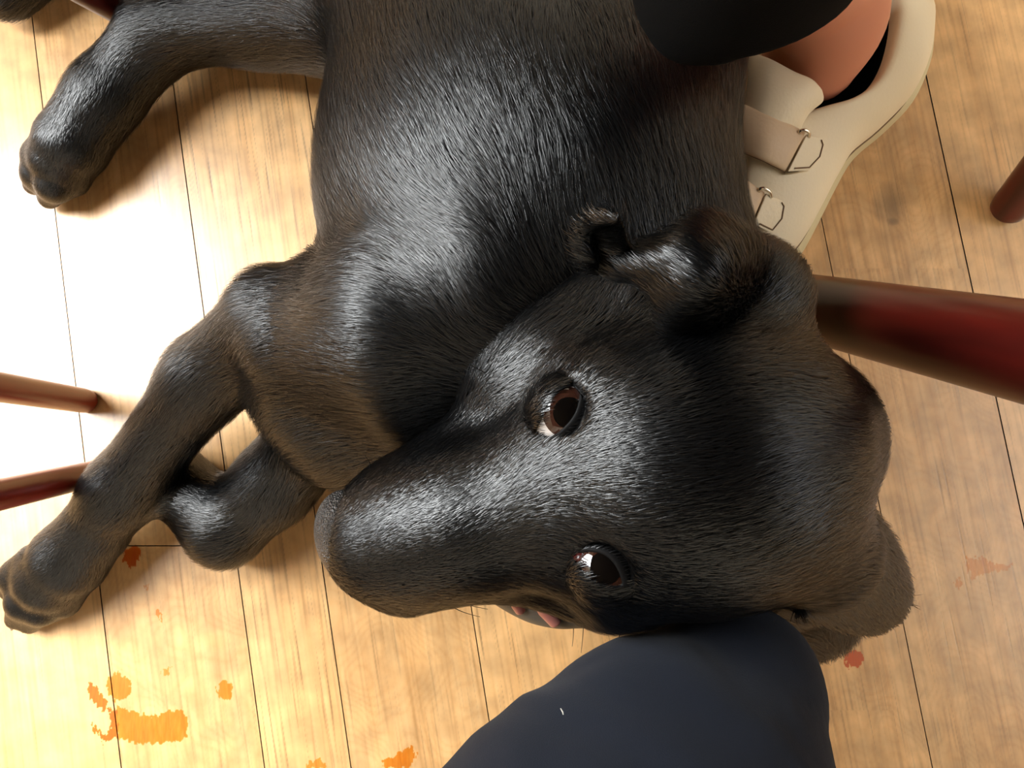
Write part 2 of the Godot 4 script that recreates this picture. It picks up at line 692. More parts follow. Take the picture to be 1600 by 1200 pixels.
# A stain outline in photo pixels becomes a blob of the old varnish in the boards' colour.
func stain(mask: PackedByteArray, pts: Array, level: int) -> void:
	var poly := PackedVector2Array()
	var lo := Vector2(1e9, 1e9)
	var hi := -lo
	for q in pts:
		var t := tex_at(q[0], q[1])
		poly.append(t)
		lo = lo.min(t)
		hi = hi.max(t)
	var wob := noise(0.12, 77, 3)
	for y in range(int(lo.y) - 3, int(hi.y) + 4):
		for x in range(int(lo.x) - 3, int(hi.x) + 4):
			if x < 0 or y < 0 or x >= TEX_W or y >= TEX_H:
				continue
			var s := Vector2(x, y) + Vector2(wob.get_noise_2d(x * 2.0, y * 0.6), wob.get_noise_2d(x * 1.0 + 500, y * 0.6)) * 5.0
			if Geometry2D.is_point_in_polygon(s, poly):
				mask[y * TEX_W + x] = clampi(level + int(40.0 * wob.get_noise_2d(x * 3.0, y * 0.3)), 0, 255)


func circle(x: float, y: float, rx: float, ry := 0.0, n := 10) -> Array:
	var o := []
	for i in n:
		o.append([x + rx * cos(TAU * i / n), y + (ry if ry else rx) * sin(TAU * i / n)])
	return o


func build_floor() -> void:
	var edges := [-0.39, -0.264, -0.188, -0.060, 0.068, 0.196, 0.3235, 0.450]
	var upper := [-0.39, -0.264, -0.138, -0.0225, 0.093, 0.2085, 0.3235, 0.450]
	var row_cut := P(380, 735, 0.0).z
	for i in edges.size():
		edges[i] *= K
		upper[i] *= K
	var nu := 1024
	var nv := 1024
	var streak := bytes(0.06, 5, nu, 24, nu, nv, 3)
	var fine := bytes(0.22, 6, nu, 40, nu, nv, 2)
	var pore := bytes(0.4, 7, nu, 30, nu, nv, 2)
	var broad := bytes(0.006, 8, nu, nv, nu, nv, 3)
	var blotch := bytes(0.02, 9, nu, nv, nu, nv, 4)
	var mask := PackedByteArray()
	mask.resize(TEX_W * TEX_H)
	stain(mask, [[168, 1060], [182, 1048], [190, 1056], [203, 1066], [203, 1080], [192, 1092], [176, 1094], [166, 1080]], 150)
	stain(mask, [[180, 1102], [205, 1112], [235, 1120], [262, 1112], [285, 1108], [294, 1130], [288, 1155], [262, 1160], [235, 1162], [205, 1160], [184, 1152], [178, 1130]], 150)
	stain(mask, [[140, 1064], [150, 1078], [166, 1098], [162, 1110], [150, 1104], [134, 1078]], 210)
	stain(mask, [[168, 1104], [180, 1112], [182, 1150], [160, 1160], [158, 1150], [170, 1142], [172, 1126]], 220)
	stain(mask, [[142, 1128], [152, 1142], [168, 1150], [160, 1158], [144, 1140]], 200)
	stain(mask, [[340, 1068], [350, 1062], [362, 1074], [362, 1090], [350, 1096], [338, 1084]], 140)
	stain(mask, [[240, 954], [250, 956], [250, 970], [244, 964]], 130)
	stain(mask, [[252, 1048], [264, 1040], [264, 1056], [254, 1058]], 110)
	stain(mask, [[188, 854], [200, 858], [206, 852], [218, 856], [216, 874], [204, 888], [192, 874]], 235)
	stain(mask, [[222, 918], [232, 912], [230, 922]], 120)
	stain(mask, circle(1334, 1030, 15, 14), 255)
	stain(mask, [[595, 1190], [620, 1178], [640, 1168], [650, 1176], [640, 1200], [600, 1200]], 150)
	stain(mask, [[478, 1192], [500, 1186], [512, 1200], [480, 1200]], 110)
	stain(mask, [[1510, 872], [1532, 870], [1560, 882], [1585, 880], [1570, 892], [1540, 896], [1520, 905], [1512, 890]], 90)
	stain(mask, circle(1498, 911, 6, 8), 90)
	stain(mask, circle(1342, 706, 6, 7), 120)
	var knots := [[1390, 318, 26, 36], [1395, 345, 10, 6]]
	var kn := []
	for k in knots:
		var t := tex_at(k[0], k[1])
		kn.append([t, k[2] * 0.9, k[3] * 0.9])
	var data := PackedByteArray()
	data.resize(TEX_W * TEX_H * 3)
	var relief := PackedByteArray()
	relief.resize(TEX_W * TEX_H)
	var shade := [1.0, 0.97, 1.02, 0.98, 1.0, 0.96, 1.0, 0.98, 1.0]
	var step := AREA.size.x / TEX_W
	for y in TEX_H:
		var z := AREA.position.y + y * step
		var es: Array = upper if z < row_cut else edges
		for x in TEX_W:
			var u := AREA.position.x + x * step - SLANT * z
			var w := 0
			while w < 8 and u > es[w]:
				w += 1
			var fu := u * 1400.0 + w * 137 + 4096.0
			var iu := int(fu) & 1023
			fu -= floorf(fu)
			var iu2 := (iu + 1) & 1023
			var iv := (int(z * 1000.0) + w * 311 + 4096) & 1023
			var b := broad[((iv + w * 97) & 1023) * 1024 + iu] / 255.0
			# flame figure on some boards: rings of the broad noise
			var ring := 0.0
			if w == 1 or w == 3 or w == 7 or w == 6:
				ring = absf(fmod(b * 16.0, 1.0) - 0.5) * 2.0
				ring = ring * ring * 0.9
			var g := iv * 1024 + iu
			var g2 := iv * 1024 + iu2
			var pr := lerpf(pore[g], pore[g2], fu)
			var fi := lerpf(fine[g], fine[g2], fu)
			var k := streak[g] / 255.0
			var t := 0.35 * k + 0.25 * fi / 255.0 + 0.25 * b + 0.18 * ring
			var dark := 1.0
			if pr > 165:
				dark = 1.0 - (0.0052 if w == 2 or w == 4 else 0.0022) * (pr - 165)
			dark -= 0.0011 * maxf(0.0, fi - 150.0) * (1.6 if w == 2 else 0.8)
			dark *= 0.86 + 0.2 * blotch[(y & 1023) * 1024 + (x & 1023)] / 255.0
			dark *= shade[w]
			var r := lerpf(236.0, 200.0, t) * dark
			var gg := lerpf(193.0, 145.0, t) * dark
			var bb := lerpf(138.0, 86.0, t) * dark
			var at := y * TEX_W + x
			var m := mask[at]
			if m:
				var q := m / 255.0
				r = lerpf(r, 196.0, q * 0.8) * (1.0 - 0.08 * q)
				gg = lerpf(gg, 74.0, q)
				bb = lerpf(bb, 8.0, minf(1.0, q * 1.5))
			for e in kn:
				var dx: float = (x - e[0].x) / e[1]
				var dy: float = (y - e[0].y) / e[2]
				var dd := dx * dx + dy * dy
				if dd < 1.0:
					var q: float = (1.0 - dd) * 0.45 * (0.5 + k)
					r = lerpf(r, 110.0, q)
					gg = lerpf(gg, 88.0, q)
					bb = lerpf(bb, 62.0, q)
			data[at * 3] = int(clampf(r, 0, 255))
			data[at * 3 + 1] = int(clampf(gg, 0, 255))
			data[at * 3 + 2] = int(clampf(bb, 0, 255))
			relief[at] = int(clampf(150.0 + 50.0 * (k - 0.5) - maxf(0.0, pr - 180.0) * 1.6, 0, 255))
	var fm := mat(Color.WHITE, 0.33, 0.6)
	fm.albedo_texture = ImageTexture.create_from_image(Image.create_from_data(TEX_W, TEX_H, false, Image.FORMAT_RGB8, data))
	var ri := Image.create_from_data(TEX_W, TEX_H, false, Image.FORMAT_L8, relief)
	ri.convert(Image.FORMAT_RGB8)
	fm.heightmap_enabled = true
	fm.heightmap_texture = ImageTexture.create_from_image(ri)
	fm.heightmap_scale = 0.015
	M.board = fm

	var base := struct("floor", box_mesh(Vector3(0.265, -0.05, -0.1), Vector3(3.67, 0.06, 3.9)), M.subfloor)
	# boards run slightly aslant; each has its own bevelled edges
	var all := []
	var u := float(edges[0])
	while u > -2.0:
		u -= 0.1
		all.push_front(u)
	all.append_array(edges)
	u = edges[7]
	while u < 2.4:
		u += 0.1
		all.append(u)
	var cut := P(215, 853, 0.0).z
	var first := all.find(edges[0])
	for i in all.size() - 1:
		var cuts := [-1.9]
		var k := i - first
		if k == 0:
			cuts.append(cut)
		elif k >= 1 and k <= 5:
			cuts.append(row_cut)
		else:
			cuts.append(-1.0 - 0.37 * (i % 3))
			cuts.append(0.75 + 0.21 * (i % 4))
		cuts.append(1.7)
		for c in cuts.size() - 1:
			var lift := 0.0001 * ((i * 7 + c * 3) % 4)
			var ua: float = all[i]
			var ub: float = all[i + 1]
			if k >= 1 and k <= 5 and c == 0:
				ua = upper[k]
				ub = upper[k + 1]
			mesh_node("plank", plank(ua, ub, cuts[c], cuts[c + 1], lift), M.board, base)


func plank(ua: float, ub: float, za: float, zb: float, lift: float) -> ArrayMesh:
	var g := 0.0001
	var bev := 0.00028
	var v := PackedVector3Array()
	var n := PackedVector3Array()
	var uv := PackedVector2Array()
	var idx := PackedInt32Array()
	var loops := []
	for l in [[g, -0.02], [g, -bev + lift - 0.0009], [g + bev, lift - 0.0009]]:
		var o: float = l[0]
		var ring := []
		for c in [[ua + o, za + o], [ub - o, za + o], [ub - o, zb - o], [ua + o, zb - o]]:
			ring.append(Vector3(clampf(c[0] + SLANT * c[1], -1.42, 1.95), l[1], c[1]))
		loops.append(ring)
	for l in 2:
		for k in 4:
			var a: Vector3 = loops[l][k]
			var b: Vector3 = loops[l][(k + 1) % 4]
			var c: Vector3 = loops[l + 1][k]
			var d: Vector3 = loops[l + 1][(k + 1) % 4]
			var nn := (b - a).cross(c - a).normalized() * -1.0
			var at := v.size()
			for p in [a, b, c, d]:
				v.append(p)
				n.append(-nn)
			idx.append_array([at, at + 1, at + 2, at + 1, at + 3, at + 2])
	var at := v.size()
	for p in loops[2]:
		v.append(p)
		n.append(Vector3.UP)
	idx.append_array([at, at + 1, at + 2, at, at + 2, at + 3])
	for p in v:
		uv.append(Vector2((p.x - AREA.position.x) / AREA.size.x, (p.z - AREA.position.y) / AREA.size.y))
	return arr_mesh(v, n, idx, uv)


# ---------------------------------------------------------------- furniture
func leg_mesh(foot: Vector3, to: Vector3, r0: float, r1: float) -> ArrayMesh:
	var pts := [foot, foot.lerp(to, 0.006), foot.lerp(to, 0.02)]
	var rad := [r0 * 0.82, r0 * 0.96, r0]
	for i in range(1, 13):
		pts.append(foot.lerp(to, 0.02 + 0.98 * i / 12.0))
		rad.append(lerpf(r0, r1, i / 12.0))
	return tube(pts, rad, 28, false)


func upto(foot: Vector3, via: Vector3, y: float) -> Vector3:
	return foot + (via - foot) * ((y - foot.y) / (via.y - foot.y))


func furniture() -> void:
	# the table: a thick round leg on the right, its unseen top set to shade the dog and right floor
	var foot := P(1243, 476, 0.0)
	var t := thing("table", "dark red wooden table with a thick round leg standing behind the dog's head", "table", foot)
	var top_y := 0.72
	var up := upto(foot, P(1604, 549, 0.247), top_y) - foot
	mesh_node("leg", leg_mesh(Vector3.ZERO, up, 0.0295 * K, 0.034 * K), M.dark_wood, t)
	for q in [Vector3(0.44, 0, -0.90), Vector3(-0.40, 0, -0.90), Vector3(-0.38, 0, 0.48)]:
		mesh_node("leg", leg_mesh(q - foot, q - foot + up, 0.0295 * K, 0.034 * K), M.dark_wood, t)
	mesh_node("unseen_tabletop", box_mesh(Vector3(0.04, top_y + 0.0125, -0.22) - foot, Vector3(1.11, 0.025, 1.5)), M.underside, t)

	# thin legs of the chairs round about; only the top left one gets a seat, out of view
	var specs := [
		["slim reddish-brown chair leg ending on bright open floor at the left edge", [137, 627], [0, 605, 0.12], 0.0112, 0.0125, M.red_wood],
		["slim reddish-brown round chair leg whose foot is hidden behind the dog's outstretched foreleg", [160, 737], [0, 773, 0.135], 0.0115, 0.0122, M.red_wood],
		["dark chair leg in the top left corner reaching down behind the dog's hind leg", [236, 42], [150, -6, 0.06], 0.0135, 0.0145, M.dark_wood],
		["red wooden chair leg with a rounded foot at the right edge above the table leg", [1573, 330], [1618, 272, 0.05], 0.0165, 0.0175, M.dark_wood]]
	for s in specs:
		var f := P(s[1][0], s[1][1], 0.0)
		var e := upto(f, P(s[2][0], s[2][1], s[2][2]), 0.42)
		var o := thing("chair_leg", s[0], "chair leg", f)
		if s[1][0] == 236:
			mesh_node("unseen_seat", box_mesh(Vector3(-0.68, 0.435, -0.60) - f, Vector3(0.58, 0.03, 0.52)), s[5], o)  # wide unseen seat, shaped to shade the top left floor
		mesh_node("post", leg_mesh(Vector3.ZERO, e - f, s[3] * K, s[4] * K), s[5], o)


# ---------------------------------------------------------------- people
func near_person() -> void:
	var o := thing("person", "seated person's leg in loose navy trousers at the bottom edge, beside the dog's cheek", "person")
	var base := [P(1133, 1078, 0.203), P(1052, 1250, 0.235), P(970, 1420, 0.25), P(900, 1800, 0.25), P(880, 2400, 0.24)]
	var rad := [0.0585, 0.092, 0.122, 0.125, 0.128]
	var lo := Vector3(9, 9, 9)
	var hi := -lo
	for i in 5:
		lo = lo.min(base[i] - Vector3.ONE * (rad[i] * K + 0.03))
		hi = hi.max(base[i] + Vector3.ONE * (rad[i] * K + 0.03))
	var fd := field(lo, hi, 0.005, 0.003)
	for i in 4:
		splat(fd, bone(base[i], base[i + 1], rad[i], rad[i + 1]))
	settle(fd)
	var g := nets(fd)
	# soft folds along the cloth, in arcs round its end
	var v: PackedVector3Array = g.v
	var nz := noise(9.0, 31, 3)
	for i in v.size():
		var p := v[i]
		var r := p.distance_to(base[0])
		var fold := 0.0016 * sin(r * 210.0 + 4.0 * nz.get_noise_3d(p.x, p.y, p.z)) * exp(-r * 10.0)
		fold += 0.0025 * nz.get_noise_3d(p.x * 1.4, p.y * 0.5, p.z * 1.4)
		v[i] = p + g.n[i] * fold
	mesh_node("trousers", smoothed(v, g.i), M.navy, o)
	for q in [[876, 1107, 0.295], [1237, 1102, 0.205], [1112, 1002, 0.222], [1045, 966, 0.212]]:
		var at := P(q[0], q[1], q[2])
		mesh_node("lint", tube([at, at + Vector3(0.0008, 0.0004, 0.0012), at + Vector3(0.001, 0.0004, 0.0022)], [0.0002, 0.0003, 0.0002], 6), M.frame, o)
	var sh := P(1098, 1110, 0.05)
	mesh_node("shoe", tube([sh + Vector3(0.0, -0.01, 0.02), sh + Vector3(0, -0.012, -0.03), sh + Vector3(-0.01, -0.018, -0.08)], [0.03, 0.032, 0.026], 24, true, 0.8), M.lining, o)


func far_person() -> void:
	var o := thing("person", "bare ankle under a black trouser hem, in a beige strapped shoe behind the dog", "person")
	mesh_node("leg", tube(curve([P(1262, 97, 0.055), P(1295, 22, 0.10), P(1270, -60, 0.16), P(1215, -120, 0.31)], 8), spread([0.041 * K, 0.046 * K, 0.048 * K, 0.046 * K], 8), 32), M.skin, o)
	# the trouser leg, an open hem
	var axis := curve([P(1165, -60, 0.30), P(1172, -104, 0.32), P(1330, -400, 0.42)], 8)
	var ring := []
	var rr := spread([0.0595 * K, 0.062 * K, 0.068 * K], 8)
	for i in axis.size():
		var t: Vector3 = (axis[min(i + 1, axis.size() - 1)] - axis[max(i - 1, 0)]).normalized()
		var s := t.cross(Vector3(0, 0.2, 1)).normalized()
		var u := s.cross(t)
		var row := []
		for k in 49:
			var an := TAU * k / 48
			row.append(axis[i] + (s * cos(an) + u * sin(an)) * rr[i] * (1.0 + 0.03 * sin(an * 3.0 + i * 0.15)))
		ring.append(row)
	mesh_node("trousers", grid_mesh(ring, 0.002), M.black_cloth, o)
	shoe(o)


func loft(loops: Array, sub := 4) -> ArrayMesh:
	# loops of equal length, outer to inner, as a closed skin
	var grid := []
	var n: int = loops[0].size()
	for i in loops.size() - 1:
		for k in sub:
			var row := []
			for j in n:
				row.append(cr(loops[max(i - 1, 0)][j], loops[i][j], loops[i + 1][j], loops[min(i + 2, loops.size() - 1)][j], float(k) / sub))
			grid.append(row)
	grid.append(loops[loops.size() - 1])
	var w := n
	var v := PackedVector3Array()
	var idx := PackedInt32Array()
	for row in grid:
		for p in row:
			v.append(p)
	for i in grid.size() - 1:
		for j in w:
			var a := i * w + j
			var b := i * w + (j + 1) % w
			idx.append_array([a, b, a + w, b, b + w, a + w])
	return smoothed(v, idx)


func ring_of(p: Array, n := 4) -> Array:
	var o := []
	var c := p.size()
	for i in c:
		for k in n:
			o.append(cr(p[(i + c - 1) % c], p[i], p[(i + 1) % c], p[(i + 2) % c], float(k) / n))
	return o


func shoe(parent: Node) -> void:
	var s := Node3D.new()
	s.name = "shoe"
	parent.add_child(s, true)
	# matched outlines, heel first, down the outer side to the toe and back: sole and collar, in photo pixels
	var sole := [[1408, -40], [1444, 20], [1447, 60], [1440, 105], [1415, 160], [1372, 206], [1327, 245], [1300, 290], [1276, 338], [1248, 388], [1210, 430], [1172, 452], [1138, 440], [1118, 402], [1120, 345], [1145, 270], [1178, 190], [1213, 105], [1255, 20], [1300, -50], [1360, -72]]
	var collar := [[1402, -30], [1410, 0], [1408, 40], [1396, 88], [1375, 126], [1342, 151], [1300, 165], [1258, 180], [1235, 191], [1222, 200], [1212, 206], [1205, 205], [1198, 200], [1194, 190], [1194, 178], [1198, 160], [1206, 130], [1226, 90], [1262, 30], [1310, -30], [1358, -52]]
	var n := sole.size()
	var l0 := []
	var l1 := []
	var l2 := []
	var l3 := []
	var l4 := []
	var b0 := []
	var b1 := []
	for i in n:
		var q := float(i) / n
		var front := clampf(sin(PI * clampf((q - 0.12) / 0.78, 0, 1)), 0, 1)
		var hc := lerpf(0.074, 0.078, front)
		b0.append(P(sole[i][0], sole[i][1], 0.002))
		b1.append(P(sole[i][0], sole[i][1], 0.020))
		var a: Vector3 = P(sole[i][0], sole[i][1], 0.021)
		var c: Vector3 = P(collar[i][0], collar[i][1], hc)
		l0.append(a.lerp(Vector3(c.x, a.y, c.z), 0.03))
		var wide := Vector2(a.x - c.x, a.z - c.z).length()
		l1.append(Vector3(lerpf(a.x, c.x, 0.10), lerpf(a.y, c.y, 0.45), lerpf(a.z, c.z, 0.10)))
		l2.append(Vector3(lerpf(a.x, c.x, 0.42), lerpf(a.y, c.y, 0.80), lerpf(a.z, c.z, 0.42)))
		l3.append(c)
		l4.append(c + Vector3(0, -0.012, 0) + (Vector3(c.x - a.x, 0, c.z - a.z).normalized() * 0.0035))
	mesh_node("upper", loft([ring_of(l0), ring_of(l1), ring_of(l2), ring_of(l3), ring_of(l4)]), M.leather, s)
	var inner := []
	var floor_in := []
	var mid := Vector3.ZERO
	for p in l4:
		mid += p / n
	for p in l4:
		inner.append(p + Vector3(0, -0.026, 0))
		floor_in.append((p + Vector3(0, -0.03, 0)).lerp(Vector3(mid.x, p.y - 0.03, mid.z), 0.93))
	mesh_node("lining", loft([ring_of(l4), ring_of(inner), ring_of(floor_in)]), M.lining, s)
	var under := []
	for p in b0:
		under.append(p.lerp(mid * Vector3(1, 0, 1) + Vector3(0, 0.002, 0), 0.95))
	mesh_node("sole", loft([ring_of(under), ring_of(b0), ring_of(b1), ring_of(l0)], 2), M.sole, s)
	var seam := ring_of(l0)
	var sp := []
	for p in seam:
		sp.append(p + Vector3(0, 0.0015, 0))
	sp.append(sp[0])
	var sr := []
	for p in sp:
		sr.append(0.0009)
	mesh_node("welt_seam", tube(sp, sr, 8, false), M.stitch, s)
	# tongue standing up before the ankle
	mesh_node("tongue", sheet([
		[P(1168, 80, 0.088), P(1202, 92, 0.098), P(1240, 112, 0.100), P(1268, 124, 0.098), P(1283, 140, 0.092)],
		[P(1168, 130, 0.088), P(1200, 135, 0.098), P(1235, 142, 0.100), P(1265, 148, 0.096), P(1285, 158, 0.086)],
		[P(1160, 170, 0.083), P(1190, 176, 0.092), P(1222, 182, 0.093), P(1248, 182, 0.088), P(1262, 178, 0.080)],
		[P(1150, 215, 0.074), P(1180, 220, 0.082), P(1205, 224, 0.082), P(1225, 224, 0.078), P(1240, 220, 0.072)]], 0.003), M.leather, s)
	# straps over the instep, each through a steel loop held by a stitched tab
	strap(s, [[1146, 158], [1200, 178], [1258, 207]], [[1146, 232], [1190, 250], [1226, 268]], [0.083, 0.092, 0.084])
	strap(s, [[1140, 265], [1165, 281], [1194, 301]], [[1130, 320], [1150, 335], [1172, 352]], [0.075, 0.080, 0.074])
	tab(s, [[1259, 211], [1284, 217], [1287, 226], [1281, 248], [1262, 268], [1229, 270]], [0.084, 0.076, 0.074, 0.070, 0.069, 0.080])
	tab(s, [[1196, 303], [1222, 315], [1226, 322], [1222, 345], [1205, 366], [1176, 352]], [0.075, 0.067, 0.065, 0.061, 0.059, 0.071])
	loop(s, [[1248, 214, 0.083], [1249, 206, 0.089], [1256, 203, 0.091], [1264, 207, 0.089], [1264, 214, 0.084]])
	loop(s, [[1185, 305, 0.074], [1186, 297, 0.080], [1193, 294, 0.082], [1203, 300, 0.080], [1205, 308, 0.074]])


func strap(s: Node, top: Array, low: Array, h: Array) -> void:
	var rows := []
	for k in 4:
		var row := []
		for i in 3:
			var q := k / 3.0
			row.append(P(lerpf(top[i][0], low[i][0], q), lerpf(top[i][1], low[i][1], q), h[i] + 0.003 * sin(PI * q) - 0.006 * q))
		rows.append(row)
	var o := mesh_node("strap", sheet(rows, 0.004), M.strap, s)
	o.name = "strap"
	var e := []
	var r := []
	for i in 13:
		var q := i / 12.0
		e.append(rows[3][0].lerp(rows[3][1], q * 2.0) if q < 0.5 else rows[3][1].lerp(rows[3][2], q * 2.0 - 1.0))
		r.append(0.0006)
	mesh_node("stitching", tube(e, r, 6, false), M.stitch, s)


func tab(s: Node, px: Array, h: Array) -> void:
	var c := Vector3.ZERO
	var pts := []
	for i in px.size():
		pts.append(P(px[i][0], px[i][1], h[i]))
		c += pts[i] / px.size()
	c.y += 0.0015
	var v := PackedVector3Array()
	var idx := PackedInt32Array()
	var n := pts.size()
	for l in [[1.0, -0.004], [1.0, 0.0008], [0.94, 0.0016], [0.0, 0.002]]:
		for p in pts:
			v.append((p as Vector3).lerp(c, 1.0 - l[0]) + Vector3(0, l[1], 0))
	for l in 3:
		for j in n:
			var a := l * n + j
			var b := l * n + (j + 1) % n
			idx.append_array([a, b, a + n, b, b + n, a + n])
	mesh_node("tab", smoothed(v, idx), M.leather, s)
	var e := []
	var r := []
	for i in range(1, n):
		for k in 6:
			if i < n - 1:
				e.append((pts[i] as Vector3).lerp(pts[i + 1], k / 6.0).lerp(c, 0.16) + Vector3(0, 0.002, 0))
				r.append(0.0005)
	mesh_node("stitching", tube(e, r, 6, false), M.stitch, s)


func loop(s: Node, px: Array) -> void:
	var pts := []
	for q in px:
		pts.append(P(q[0], q[1], q[2]))
	pts = curve(pts, 5)
	var rad := []
	for p in pts:
		rad.append(0.0011)
	mesh_node("buckle", tube(pts, rad, 10), M.steel, s)


# ---------------------------------------------------------------- the dog
func build_dog() -> void:
	var dog := thing("dog", "black short-haired dog lying on its side, head turned to look up, front legs stretched out", "dog")
	var back := Vector3(0, 0, -1)
	var tail_way := Vector3(-0.12, 0, -1)
	var fore := P(525, 855, 0.215) - P(1215, 685, 0.26)
	var F := fore.normalized()
	var R := (P(932, 888, 0.285) - P(873, 648, 0.285)).normalized()
	R = (R - F * R.dot(F)).normalized()
	var U := R.cross(F).normalized()
	if U.y < 0.0:
		U = -U
	var HB := Basis(F, R, U)
	var W := Basis()
	# trunk, neck and legs
	var body := [
		egg(P(822, 290, 0.128), Vector3(0.158, 0.125, 0.19), W.rotated(Vector3.UP, 0.08), Vector3(-0.25, 0, -1)),
		egg(P(765, 20, 0.122), Vector3(0.122, 0.112, 0.21), W.rotated(Vector3.UP, 0.05), Vector3(-0.3, 0, -1)),
		egg(P(985, 110, 0.11), Vector3(0.085, 0.10, 0.13), W, Vector3(-0.2, 0, -1)),
		egg(P(735, -330, 0.12), Vector3(0.12, 0.11, 0.2), W, back),
		bone(P(640, 525, 0.165), P(485, 535, 0.145), 0.072, 0.044, Vector3(-1, 0, 0.25)),
		bone(P(760, 480, 0.16), P(660, 500, 0.16), 0.09, 0.075, Vector3(-0.8, 0, -0.3)),
		bone(P(490, 475, 0.14), P(442, 472, 0.14), 0.036, 0.021, Vector3(-1, 0, 0.1)),
		bone(P(560, 640, 0.10), P(720, 620, 0.12), 0.058, 0.07, Vector3(-0.6, 0, 0.5)),
		bone(P(490, 610, 0.11), P(560, 650, 0.10), 0.045, 0.05, Vector3(-0.6, 0, 0.5)),
		bone(P(900, 330, 0.14), P(1080, 600, 0.13), 0.11, 0.083, Vector3(-0.6, 0, -1), 1.35),
		bone(P(820, 560, 0.13), P(1000, 640, 0.14), 0.08, 0.08, Vector3(-0.6, 0, -0.4)),
		# the stretched foreleg
		bone(P(430, 495, 0.135), P(325, 590, 0.10), 0.034, 0.0295),
		bone(P(325, 590, 0.10), P(190, 765, 0.06), 0.0305, 0.0255, Vector3.ZERO, 0.7),
		bone(P(190, 765, 0.06), P(150, 825, 0.045), 0.0255, 0.027, Vector3.ZERO, 0.6),
		# the folded foreleg
		bone(P(510, 660, 0.065), P(430, 755, 0.045), 0.037, 0.030),
		bone(P(430, 755, 0.045), P(352, 826, 0.036), 0.030, 0.0285, Vector3.ZERO, 0.7),
		bone(P(352, 826, 0.036), P(315, 786, 0.032), 0.0275, 0.023, Vector3.ZERO, 0.6),
		bone(P(315, 786, 0.032), P(278, 748, 0.028), 0.023, 0.022, Vector3.ZERO, 0.6),
		bone(P(278, 748, 0.026), P(255, 722, 0.018), 0.019, 0.014, Vector3.ZERO, 0.5),
		# hind legs
		bone(P(620, 20, 0.10), P(420, 30, 0.065), 0.062, 0.036),
		bone(P(420, 30, 0.065), P(262, 42, 0.05), 0.036, 0.032, Vector3.ZERO, 0.8),
		bone(P(262, 42, 0.05), P(165, 150, 0.04), 0.032, 0.028, Vector3.ZERO, 0.7),
		bone(P(165, 150, 0.04), P(115, 222, 0.035), 0.028, 0.031, Vector3.ZERO, 0.6),
		bone(P(640, -160, 0.09), P(200, -190, 0.05), 0.06, 0.034),
		bone(P(200, -190, 0.05), P(10, -20, 0.03), 0.034, 0.028, Vector3.ZERO, 0.7),
	]
	var front_paw := [
		bone(P(190, 765, 0.06), P(150, 825, 0.045), 0.0255, 0.027, Vector3.ZERO, 0.6),
		bone(P(150, 825, 0.045), P(110, 872, 0.036), 0.027, 0.032, Vector3.ZERO, 0.5),
		bone(P(110, 872, 0.036), P(80, 903, 0.030), 0.030, 0.030, Vector3.ZERO, 0.45),
		bone(P(55, 878, 0.034), P(32, 900, 0.026), 0.0155, 0.0165, Vector3.ZERO, 0.16),
		bone(P(32, 900, 0.026), P(18, 918, 0.015), 0.0155, 0.011, Vector3.ZERO, 0.16),
		bone(P(70, 905, 0.032), P(42, 938, 0.027), 0.016, 0.017, Vector3.ZERO, 0.16),
		bone(P(42, 938, 0.027), P(27, 965, 0.013), 0.0155, 0.010, Vector3.ZERO, 0.16),
		bone(P(92, 915, 0.030), P(66, 948, 0.026), 0.016, 0.016, Vector3.ZERO, 0.16),
		bone(P(66, 948, 0.026), P(48, 972, 0.012), 0.0145, 0.010, Vector3.ZERO, 0.16),
		bone(P(120, 905, 0.028), P(100, 938, 0.022), 0.015, 0.014, Vector3.ZERO, 0.16),
		bone(P(100, 938, 0.022), P(82, 955, 0.012), 0.0135, 0.010, Vector3.ZERO, 0.16),
		bone(P(150, 875, 0.022), P(146, 886, 0.018), 0.012, 0.008, Vector3.ZERO, 0.16),
	]
	var hind_paw := [
		bone(P(165, 150, 0.04), P(115, 222, 0.035), 0.028, 0.031, Vector3.ZERO, 0.6),
		bone(P(115, 222, 0.035), P(98, 250, 0.030), 0.030, 0.028, Vector3.ZERO, 0.5),
		bone(P(82, 222, 0.036), P(66, 245, 0.028), 0.0155, 0.0165, Vector3.ZERO, 0.16),
		bone(P(66, 245, 0.028), P(56, 258, 0.016), 0.0155, 0.011, Vector3.ZERO, 0.16),
		bone(P(88, 245, 0.026), P(64, 272, 0.022), 0.0155, 0.0165, Vector3.ZERO, 0.16),
		bone(P(64, 272, 0.022), P(54, 288, 0.012), 0.0155, 0.010, Vector3.ZERO, 0.16),
		bone(P(108, 252, 0.032), P(86, 288, 0.028), 0.0155, 0.0165, Vector3.ZERO, 0.16),
		bone(P(86, 288, 0.028), P(77, 309, 0.013), 0.0145, 0.010, Vector3.ZERO, 0.16),
		bone(P(130, 240, 0.030), P(112, 280, 0.024), 0.015, 0.0145, Vector3.ZERO, 0.16),
		bone(P(112, 280, 0.024), P(98, 298, 0.012), 0.0135, 0.009, Vector3.ZERO, 0.16),
	]
	var B := -F
